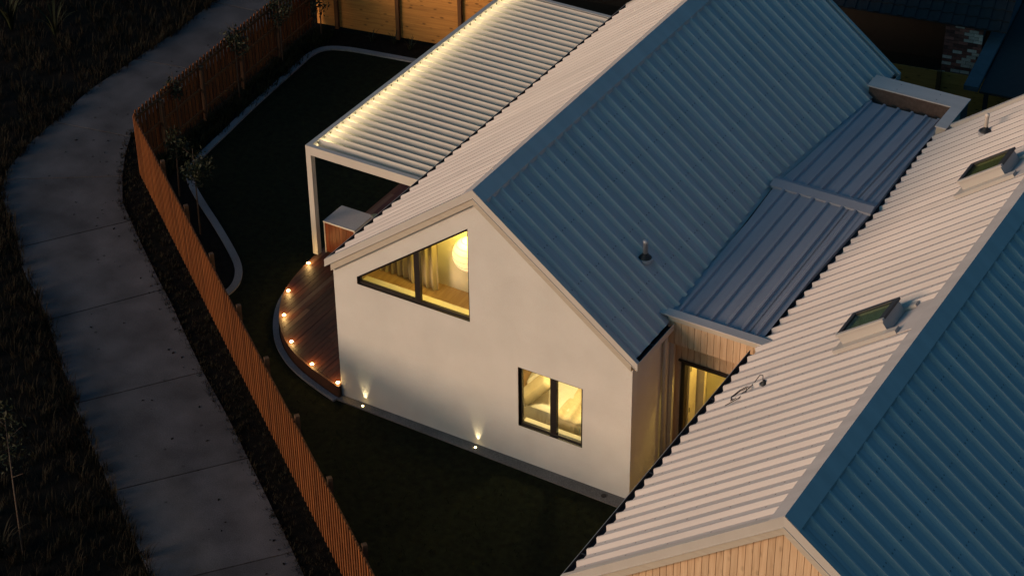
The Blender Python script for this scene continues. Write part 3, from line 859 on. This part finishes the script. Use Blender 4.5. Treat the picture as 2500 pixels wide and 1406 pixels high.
# ---------------------------------------------------------------- barbecue cabinet, pot
Q = thing('barbecue_cabinet', 'outdoor cabinet with grey top and red timber doors under the pergola', 'cabinet', (-2.7, 4.27, .3))
cx0, cx1, cy0, cy1, cz = -3.10, -2.26, 3.90, 4.63, 1.14
build('carcass', MB().box(cx0+.03, cx1-.03, cy0+.03, cy1-.01, .302, cz-.03), M['darkwall'], Q)
for k in range(8):
    w_ = (cx1-cx0-.05)/8
    build('door_slat', MB().box(cx0+.025+k*w_, cx0+.025+(k+1)*w_-.006, cy0+.008, cy0+.029, .33, cz-.031), M['redwood'], Q)
build('side_panel', MB().box(cx0, cx0+.024, cy0, cy1, .302, cz-.026), M['cream'], Q)
build('side_panel', MB().box(cx1-.024, cx1, cy0, cy1, .302, cz-.026), M['cream'], Q)
rc = [(cx0-.005, cy0-.005), (cx1+.005, cy0-.005)] + [(cx1-.10+.105*math.cos(a), cy1-.10+.105*math.sin(a)) for a in np.linspace(0, math.pi/2, 6)] + [(cx0-.005, cy1+.005)]
build('benchtop', MB().xy([rc], cz-.025, cz), M['stone'], Q)
build('benchtop_edge', MB().box(cx0-.006, cx1+.006, cy0-.012, cy0-.0055, cz-.03, cz+.002), M['cream'], Q)
po = build('bowl_planter', MB().lathe((-2.55, 5.12, .301), [(.10, 0), (.16, .10), (.19, .26), (.17, .40), (.10, .46), (.085, .44)], 18), M['pot'], None, True)
tag(po, 'pale green rounded pot behind the grey topped cabinet', 'pot')

# ---------------------------------------------------------------- fences
def fence_run(root, pl, side, h=1.65, pitch=.16, posts=(), ph=.03):
    """vertical boards hit-and-miss along a polyline; side=+1 puts boards to the left of travel"""
    s = arc(pl); t_ = .05
    mesh_cache = {}
    while t_ < s[-1]-.05:
        for lay, dt in ((0, 0), (1, pitch/2)):
            tt = t_+dt
            if tt > s[-1]-.03: continue
            p = at_t(pl, tt); q = at_t(pl, tt+.02); d = (q-p).normalized(); n = Vector((-d.y, d.x))*side
            c = p + n*(.035 + .022*lay)
            key = (lay,)
            hh = h + random.choice((0, 0, .006, -.006)) - .03*(1-lay)
            ang = math.atan2(d.y, d.x)
            k2 = (lay, round(hh, 3))
            if k2 not in mesh_cache:
                m_ = MB().box(-.029, .029, -.009, .009, 0, hh)
                me_ = bpy.data.meshes.new('paling'); me_.from_pydata(m_.v, [], m_.f); me_.materials.append(M['cedar']); mesh_cache[k2] = me_
            o = link(bpy.data.objects.new('paling', mesh_cache[k2]), root, Vector((c.x, c.y, .02)))
            o.rotation_euler = (0, 0, ang)
        t_ += pitch
    for i in range(len(pl)-1):
        a, b = Vector(pl[i]), Vector(pl[i+1]); d = (b-a).normalized(); n = Vector((-d.y, d.x))*side
        for z in (.25, .85, 1.47):
            build('rail', MB().obox((a+b)/2 + n*.0, d, n, (b-a).length/2-.01, .02, z, z+.07), M['post'], root)
    for (x, y) in posts:
        tt = nearest_t(pl, (x, y)); p = at_t(pl, tt); q = at_t(pl, min(tt+.1, s[-1])); d = (q-p).normalized(); n = Vector((-d.y, d.x))*side
        c = p - n*.068
        build('post', MB().obox(c, d, n, .045, .045, 0, h+ph), M['posttop'], root)
F1 = thing('paling_fence', 'orange timber paling fence running diagonally along the footpath', 'fence', (-2, -.5, 0))
fence_run(F1, FX, -1, posts=[(-7.29, 3.44), (-5.65, 2.18), (-3.98, .92), (-2.33, -.36), (-.75, -1.56), (.88, -2.76), (2.49, -3.98), (4.09, -5.19)])
F2 = thing('side_fence', 'dark timber paling fence with rails, up the left side of the garden', 'fence', (-9.6, 9, 0))
fence_run(F2, SX, 1, posts=[(-9.3, 5.9), (-9.45, 7.7), (-9.6, 9.5), (-9.78, 11.3)], ph=-.12)
F3 = thing('back_fence', 'orange knotty board fence with square posts across the back garden', 'fence', (-4, 14.3, 0))
bd = Vector((BX[1][0]-BX[0][0], BX[1][1]-BX[0][1])); BL = bd.length; bd.normalize(); bn = Vector((-bd.y, bd.x))
t0 = .30
posts_t = [.62 + 1.80*i for i in range(11)]
seg = [0] + posts_t + [BL]
bmesh_cache = {}
for a, b in zip(seg, seg[1:]):
    for k in range(11):
        m_key = round(b-a-.004, 3)
        if m_key not in bmesh_cache:
            m_ = MB().box(-m_key/2, m_key/2, -.01, .01, 0, .147)
            me_ = bpy.data.meshes.new('board'); me_.from_pydata(m_.v, [], m_.f); me_.materials.append(M['pine']); bmesh_cache[m_key] = me_
        c = Vector(BX[0]) + bd*((a+b)/2) + bn*(.05 + random.uniform(0, .003))
        o = link(bpy.data.objects.new('board', bmesh_cache[m_key]), F3, Vector((c.x, c.y, .03+k*.15)))
        o.rotation_euler = (0, 0, math.atan2(bd.y, bd.x))
for t_ in posts_t:
    c = Vector(BX[0]) + bd*t_
    build('post', MB().obox(c - bn*.01, bd, bn, .05, .048, 0, 1.72), M['post'], F3)

# ---------------------------------------------------------------- bedroom and loft furniture
def soft_box(mb, x0, x1, y0, y1, z0, z1, nx=10, ny=10, f=None, r_=.06):
    """cushion-like closed grid box"""
    vs_, fs_ = [], []
    def zt(u, v):
        e = min(u, 1-u, .5)*2; g = min(v, 1-v, .5)*2
        return (1-(1-min(1, e*4))**3)*(1-(1-min(1, g*4))**3)
    for j in range(ny+1):
        for i in range(nx+1):
            u, v = i/nx, j/ny
            k = zt(u, v)
            x, y = x0+(x1-x0)*u, y0+(y1-y0)*v
            vs_.append((x, y, z1 - r_*(1-k) + (f(x, y) if f else 0)))
    n = len(vs_)
    for j in range(ny+1):
        for i in range(nx+1):
            u, v = i/nx, j/ny
            vs_.append((x0+(x1-x0)*u, y0+(y1-y0)*v, z0))
    w = nx+1
    for j in range(ny):
        for i in range(nx):
            a = j*w+i
            fs_.append((a, a+1, a+w+1, a+w)); fs_.append((n+a, n+a+w, n+a+w+1, n+a+1))
    for i in range(nx):
        fs_.append((i, n+i, n+i+1, i+1)); a = ny*w+i; fs_.append((a+1, n+a+1, n+a, a))
    for j in range(ny):
        a = j*w; fs_.append((a+w, n+a+w, n+a, a)); a = j*w+nx; fs_.append((a, n+a, n+a+w, a+w))
    return mb.add(vs_, fs_)
bed = thing('bed', 'bed with white linen seen through the lower window', 'bed', (5.1, 1.45, .35))
build('base', MB().box(4.0, 6.2, .68, 2.2, .351, .62), M['linen'], bed)
build('mattress', soft_box(MB(), 3.95, 6.25, .64, 2.25, .621, .90, 30, 22, lambda x, y: .014*math.sin(x*11+y*6)+.012*math.sin(y*15-x*5), .07), M['linen'], bed, True)
def hang(x0, x1, y, mt, amp, freq):
    sh = MB(); nx, nz = 120, 6; vs_, fs_ = [], []
    for i in range(nx+1):
        x = x0 + (x1-x0)*i/nx
        for j in range(nz+1):
            vs_.append((x, y - .02*j/nz - amp*j/nz*(1+math.sin(x*freq+math.sin(x*7)*2.5)), .895 - .47*j/nz))
    for i in range(nx):
        for j in range(nz):
            a = i*(nz+1)+j; fs_.append((a, a+1, a+nz+2, a+nz+1))
    build('hanging_sheet', sh.add(vs_, fs_), M[mt], bed, True)
hang(4.0, 4.75, .635, 'linen', .03, 26)
hang(4.72, 6.2, .615, 'throw', .045, 30)
th = soft_box(MB(), 4.72, 6.24, .60, 2.28, .87, .945, 60, 22, lambda x, y: .030*math.sin((x+y*.35)*24+math.sin(y*4)*1.5), .035)
tag(build('throw', th, M['throw'], None, True), 'ochre throw spread over the foot of the bed', 'blanket')
pl_ = soft_box(MB(), -.36, .36, -.24, .24, -.07, .09, 12, 10, lambda x, y: 0, .12)
for (x, y, z, a, tl, mt_, lab) in ((4.16, .98, 1.08, .55, -.75, 'pillow', 'oat coloured pillow leaning on the bed, nearest the window'),
                                   (4.02, 1.45, 1.10, .2, -.8, 'linen', 'white pillow behind the oat coloured pillow')):
    o = build('pillow', MB().add(pl_.v, pl_.f), M[mt_], None, True)
    o.location = (x, y, z); o.rotation_euler = (0, tl, a); tag(o, lab, 'pillow')
nst = thing('bedside_table', 'small bedside table by the head of the bed', 'table', (3.7, .72, .35))
build('top', MB().box(3.45, 3.92, .50, .92, .72, .75), M['cream'], nst)
for sx in (3.47, 3.88):
    for sy in (.52, .88): build('leg', MB().box(sx, sx+.025, sy, sy+.025, .351, .719), M['cream'], nst)
bl = thing('bedside_lamp', 'small glowing lamp on the bedside table', 'lamp', (3.7, .72, .75))
build('stem', MB().lathe((3.7, .72, .751), [(.05, 0), (.05, .012), (.01, .02), (.01, .16)], 12), M['black'], bl, True)
build('shade', MB().lathe((3.7, .72, .91), [(.085, 0), (.06, .13), (.02, .135)], 14), M['bedlamp'], bl, True)
lamp('bedroom_light', 'POINT', (4.6, 1.0, 2.5), 85, (1.0, .84, .42), A, shadow_soft_size=.12)

# loft: curtain, paper lantern
def curtain(name, x0, x1, ztopf, zb, y, amp, freq, mt, lab):
    mb = MB(); nx = 110; vs_, fs_ = [], []
    for i in range(nx+1):
        x = x0+(x1-x0)*i/nx
        yy = y + amp*math.sin(x*freq+math.sin(x*3)*1.2)
        for j in range(5):
            z = zb + (ztopf(x)-zb)*j/4
            vs_.append((x, yy + .01*math.sin(j+x*9), z))
    for i in range(nx):
        for j in range(4):
            a = i*5+j; fs_.append((a, a+5, a+6, a+1))
    o = build(name, mb.add(vs_, fs_), M[mt], None, True)
    return tag(o, lab, 'curtain')
zc = lambda x: ZR - .45 - T*abs(x-W/2)
curtain('curtain', .24, 1.32, lambda x: min(zc(x), 2.80+.95*(x-.30)), 2.76, .95, .035, 46, 'curtain', 'pleated linen curtain behind the narrow end of the triangular window')
curtain('curtain', 1.28, 1.90, lambda x: zc(x)-.05, 2.76, .88, .035, 38, 'curtain', 'pleated linen curtain behind the middle of the triangular window')
lt = thing('paper_lantern', 'round white paper lantern hanging behind the triangular window', 'lamp', (2.75, .78, 3.62))
lc = (2.75, .78, 3.98)
build('shade', MB().lathe((lc[0], lc[1], lc[2]-.36), [(.36*math.sin(a), .36-.36*math.cos(a)) for a in np.linspace(.12, math.pi-.12, 18)], 28), M['paper'], lt, True)
for a in np.linspace(.5, math.pi-.5, 7):
    r_, z = .363*math.sin(a), lc[2]-.363*math.cos(a)
    build('wire', MB().tube([(lc[0]+r_*math.cos(q), lc[1]+r_*math.sin(q), z) for q in np.linspace(0, 2*math.pi, 25)], .003, 4), M['wire'], lt)
build('cord', MB().tube([(lc[0], lc[1], lc[2]+.36), (lc[0], lc[1], 5.0)], .006, 5), M['black'], lt)
lamp('loft_light', 'POINT', (2.75, .55, 4.72), 95, (1.0, .70, .13), A, shadow_soft_size=.2)

# ---------------------------------------------------------------- neighbour beyond the back fence
NB = thing('neighbour_house', 'dark neighbouring house with tiled roof and brick pier beyond the back fence', 'house', (6, 20, 0))
nu = Vector((.986, .168)); nv = Vector((-.168, .986)); n0 = Vector((7.75, 17.45))
def npt(a, b): q = n0 + nu*a + nv*b; return (q.x, q.y)
def nbox(mb, a0, a1, b0, b1, z0, z1):
    q = [npt(a0, b0), npt(a1, b0), npt(a1, b1), npt(a0, b1)]
    return mb.add([(*p, z0) for p in q]+[(*p, z1) for p in q], [(0, 3, 2, 1), (4, 5, 6, 7), (0, 1, 5, 4), (1, 2, 6, 5), (2, 3, 7, 6), (3, 0, 4, 7)])
build('wall', nbox(MB(), -16, -.3, 2.6, 2.8, 0, 2.55), M['darkwall'], NB)
build('veranda_floor', nbox(MB(), -16, -.3, -.2, 2.6, -.01, .05), M['darkwall'], NB)
rows = 16
for rI in range(rows):
    b0 = -.25 + rI*.33; z0 = 2.55 + rI*.125
    rw = MB(); a = -16.0
    nt_ = 54
    q0 = [npt(-16, b0), npt(.05, b0), npt(.05, b0+.36), npt(-16, b0+.36)]
    rw.add([(*q0[0], z0+.03), (*q0[1], z0+.03), (*q0[2], z0+.14), (*q0[3], z0+.14), (*q0[0], z0), (*q0[1], z0), (*q0[2], z0+.11), (*q0[3], z0+.11)],
           [(0, 1, 2, 3), (4, 7, 6, 5), (0, 4, 5, 1), (1, 5, 6, 2), (2, 6, 7, 3), (3, 7, 4, 0)])
    for k in range(nt_):
        a = -16+.297*k
        q0 = [npt(a, b0), npt(a+.13, b0), npt(a+.13, b0+.36), npt(a, b0+.36)]
        rw.add([(*q0[0], z0+.055), (*q0[1], z0+.055), (*q0[2], z0+.165), (*q0[3], z0+.165), (*q0[0], z0+.02), (*q0[1], z0+.02), (*q0[2], z0+.13), (*q0[3], z0+.13)],
               [(0, 1, 2, 3), (0, 4, 5, 1), (1, 5, 6, 2), (3, 7, 4, 0)])
    build('tile_course', rw, M['darkroof'], NB)
pier = build('brick_pier', nbox(MB(), -1.42, -.52, -.14, .40, 0, 2.54), M['mortar'], NB)
for c_ in range(29):
    z0 = .02 + c_*.087
    a = -1.43 - (.12 if c_ % 2 else 0)
    while a < -.51:
        a0, a1 = max(a, -1.43), min(a+.222, -.51)
        if a1-a0 > .05:
            build('brick', nbox(MB(), a0, a1, -.155-random.uniform(0, .006), -.135, z0, z0+.075), M['palebrick'] if random.random() < .24 else M['brick'], pier)
        a += .235
CP = thing('carport', 'dark blue low carport roof with pale edge strip at the top right corner', 'carport', (10, 17, 0))
st0, st1 = Vector((7.22, 19.7)), Vector((7.85, 14.88)); sd = (st1-st0).normalized(); sn = Vector((-sd.y, sd.x))
build('edge_strip', MB().obox((st0+st1)/2, sd, sn, (st1-st0).length/2, .17, 2.12, 2.24), M['slate'], CP)
build('roof_sheet', MB().obox((st0+st1)/2 + sn*2.7, sd, sn, (st1-st0).length/2, 2.5, 2.1, 2.15), M['darkroof'], CP)
for t_ in (.1, .9): 
    p = st0.lerp(st1, t_)
    build('post', MB().obox(p+sn*.3, sd, sn, .05, .05, 0, 2.099), M['charcoal'], CP)
    build('post', MB().obox(p+sn*4.9, sd, sn, .05, .05, 0, 2.099), M['charcoal'], CP)

# ---------------------------------------------------------------- planting
rng = np.random.default_rng(3)
def leaf_cloud(name, centre, rad, n, size, mt, parent, squash=1.0, clumps=9):
    c = np.array(centre); r3 = np.array([rad, rad, rad*squash])
    cl = rng.normal(size=(clumps, 3)); cl /= np.linalg.norm(cl, axis=1)[:, None]; cl *= rng.uniform(.25, 1, (clumps, 1))*r3
    idx = rng.integers(0, clumps, n)
    p = c + cl[idx] + rng.normal(size=(n, 3))*r3*.26
    d1 = rng.normal(size=(n, 3)); d1 /= np.linalg.norm(d1, axis=1)[:, None]
    d2 = np.cross(d1, rng.normal(size=(n, 3))); d2 /= np.linalg.norm(d2, axis=1)[:, None]
    s = size*rng.uniform(.6, 1.3, (n, 1))
    v = np.stack([p-d1*s, p+d2*s*.38, p+d1*s, p-d2*s*.38], 1).reshape(-1, 3)
    mb = MB(); mb.v = v.tolist(); mb.f = [(4*i, 4*i+1, 4*i+2, 4*i+3) for i in range(n)]
    return build(name, mb, M[mt], parent)
def sapling(base, h, rad, lab, lean=(0, 0), n=420, squash=1.25, group=None):
    o = thing('sapling', lab, 'tree', (base[0], base[1], 0), group)
    top = (base[0]+lean[0], base[1]+lean[1], h)
    mid = (base[0]+lean[0]*.4+.02, base[1]+lean[1]*.4-.02, h*.5)
    build('trunk', MB().tube([(base[0], base[1], 0), mid, top], [.022, .016, .006], 6), M['bark'], o, True)
    for k in range(5):
        a = k*2.4; z = h*(.55+.09*k)
        b0 = Vector((base[0], base[1], 0)).lerp(Vector(top), z/h); b0.z = z
        build('branch', MB().tube([b0, b0+Vector((math.cos(a)*rad*.7, math.sin(a)*rad*.7, rad*.5))], [.008, .003], 5), M['bark'], o)
    leaf_cloud('crown', (top[0], top[1], h*.76), rad, n, .052, 'leaf', o, squash, 11)
G = 'young trees along the garden bed'
sapling((-7.75, 4.50), 1.95, .26, 'leafy young tree in the corner bed, nearer the side fence', (.05, .05), group=G)
sapling((-6.30, 3.42), 2.25, .36, 'fuller young tree overhanging the pale kerb by the path fence', (-.05, .1), 560, group=G)
sapling((-9.30, 6.55), 1.95, .24, 'young tree against the side fence, nearest the fence corner', (-.05, 0), 300, group=G)
sapling((-9.28, 8.95), 2.15, .32, 'young tree halfway up the dark side fence, topping the palings', (-.08, .1), 460, group=G)
sapling((-9.40, 11.0), 2.2, .36, 'young tree towards the far end of the side fence', (-.05, .1), 480, group=G)
sapling((-9.35, 12.7), 1.8, .4, 'dark bushy young tree in the far corner where the fences meet', (0, 0), 500, group=G)
sapling((-2.45, -7.07), 2.5, .42, 'tall thin leaning sapling in the rough grass, bottom left', (-.75, .85), 420, 1.5)

def tufts(n, pick, hmin, hmax, per=9, spread=.10, width=.008, lean=.6):
    """grass tufts as one triangle soup"""
    V, F_ = [], []
    for _ in range(n):
        q = pick()
        if q is None: continue
        x, y = q; h = random.uniform(hmin, hmax)
        for _k in range(per):
            a = random.uniform(0, 6.283); rr = random.uniform(0, spread)
            bx_, by_ = x+rr*math.cos(a), y+rr*math.sin(a)
            b_ = a + random.uniform(-.8, .8); ll = lean*h*random.uniform(.3, 1.1); hh = h*random.uniform(.55, 1)
            wx, wy = -math.sin(b_)*width, math.cos(b_)*width
            k = len(V)
            V += [(bx_-wx, by_-wy, 0), (bx_+wx, by_+wy, 0), (bx_+math.cos(b_)*ll*.4+wx*.7, by_+math.sin(b_)*ll*.4+wy*.7, hh*.65), (bx_+math.cos(b_)*ll*.4-wx*.7, by_+math.sin(b_)*ll*.4-wy*.7, hh*.65), (bx_+math.cos(b_)*ll, by_+math.sin(b_)*ll, hh)]
            F_ += [(k, k+1, k+2, k+3), (k+3, k+2, k+4)]
    mb = MB(); mb.v = V; mb.f = F_; return mb
def left_of_path():
    t_ = random.uniform(0, arc(left_edge)[-1]); p = at_t(left_edge, t_); q = at_t(left_edge, t_+.05) if t_ < arc(left_edge)[-1]-.1 else p+Vector((.03, -.04))
    d = (q-p).normalized(); n = Vector((d.y, -d.x)); e = random.random()**1.6*6.5 - .05
    c = p+n*e
    return (c.x, c.y)
tag(build('rough_grass', tufts(5200, left_of_path, .10, .42, 9, .12, .008), M['drygrass']), 'dark rough grass and scrub on the far side of the footpath', 'grass', kind='stuff')
def near_right():
    t_ = random.uniform(6, arc(right_edge)[-1]); p = at_t(right_edge, t_); q = at_t(right_edge, t_-.05)
    d = (p-q).normalized(); n = Vector((-d.y, d.x)); e = random.random()**1.5*1.3 - .10
    c = p+n*e
    return (c.x, c.y) if nearest_gap(c) > .09 else None
def nearest_gap(c):
    best = 9
    for a, b in list(zip(FX, FX[1:]))+list(zip(SX, SX[1:])):
        a, b = Vector(a), Vector(b); d = b-a; t_ = max(0, min(1, (c-a).dot(d)/d.dot(d))); best = min(best, (a+d*t_-c).length)
    return best
tag(build('verge_grass', tufts(2600, near_right, .04, .13, 8, .07, .006), M['drygrass']), 'dark strip of low grass between footpath and paling fence', 'grass', kind='stuff')
def on_lawn():
    x, y = random.uniform(-8.6, 8.4), random.uniform(-6.5, 12.5)
    if -.1 < x < W+.2 and y > -.4: return None
    if y > 0 and x > 6.7: return None
    if x > -3.5 and x < .2 and y > edge_y(min(0, max(-3.2, x)))-.25: return None
    if -.76*(x+9.22)+4.90 > y-.12: return None
    return (x, y)
tag(build('lawn_grass', tufts(7000, on_lawn, .02, .045, 5, .08, .005), M['grass']), 'short dark green lawn around the house', 'grass', kind='stuff')
def in_bed():
    t_ = random.uniform(0, 8.2); x = -9.22-.73*t_/8.25; y = 4.9+8.25*t_/8.28
    return (x+random.uniform(.12, .75), y)
tag(build('ground_cover', tufts(420, in_bed, .10, .32, 10, .14, .012), M['grass']), 'low dark planting along the foot of the side fence', 'planting', kind='stuff')

def strap_plant(base, n, h, lab, mt='grass', group=None, name='flax_plant'):
    o = thing(name, lab, 'plant', (base[0], base[1], 0), group)
    for k in range(n):
        a = 6.283*k/n + random.uniform(-.3, .3); l = h*random.uniform(.7, 1.1); out = l*random.uniform(.25, .75)
        w = .022*h
        pts = []
        for j in range(5):
            t_ = j/4; rr = out*t_**1.5; z = l*(t_ - .28*t_**3)
            ww = w*(1-t_**2)*(.6+.8*t_) + .002
            cx, cy = base[0]+math.cos(a)*(.03+rr), base[1]+math.sin(a)*(.03+rr)
            pts += [(cx-math.sin(a)*ww, cy+math.cos(a)*ww, z), (cx+math.sin(a)*ww, cy-math.cos(a)*ww, z)]
        build('leaf', MB().add(pts, [(2*j, 2*j+1, 2*j+3, 2*j+2) for j in range(4)]), M[mt], o)
    return o
strap_plant((-17.0, 9.0), 22, 1.5, 'big strap leaved flax clump in the top left corner')
strap_plant((-15.7, 9.3), 18, 1.2, 'smaller flax clump right of the big one in the top left corner')
strap_plant((-2.75, -7.35), 20, 1.0, 'reddish strap leaved clump at the bottom left corner', 'drygrass')
G2 = 'small tufted plants along the back fence'
for (x, y), lab in zip([(-8.1, 13.25), (-7.5, 13.42), (-6.95, 13.35)], ['small tufted plant before the back fence, leftmost of three', 'small tufted plant beside the back fence post, middle of three', 'small tufted plant before the back fence, nearest the pergola']):
    strap_plant((x, y), 12, .42, lab, 'leaf', G2, 'tufted_plant')

# leaves and bark scattered over the path
def litter():
    mb = MB(); V, F_ = [], []
    for _ in range(190):
        t_ = random.uniform(4, arc(right_edge)[-1]-1); p = at_t(right_edge, t_); q = at_t(right_edge, t_-.05)
        d = (p-q).normalized(); n = Vector((d.y, -d.x))
        c = p + n*(random.random()**3.5*1.9); a = random.uniform(0, 6.28); l = random.uniform(.015, .05); w = l*random.uniform(.3, .7)
        u, v = Vector((math.cos(a), math.sin(a))), Vector((-math.sin(a), math.cos(a)))
        k = len(V); z = .026
        V += [(*(c-u*l), z), (*(c+v*w), z+random.uniform(0, .012)), (*(c+u*l), z), (*(c-v*w), z+random.uniform(0, .012))]; F_.append((k, k+1, k+2, k+3))
    mb.v = V; mb.f = F_; return mb
tag(build('leaf_litter', litter(), M['soil']), 'dark leaves scattered on the footpath beside the verge', 'leaves', kind='stuff')
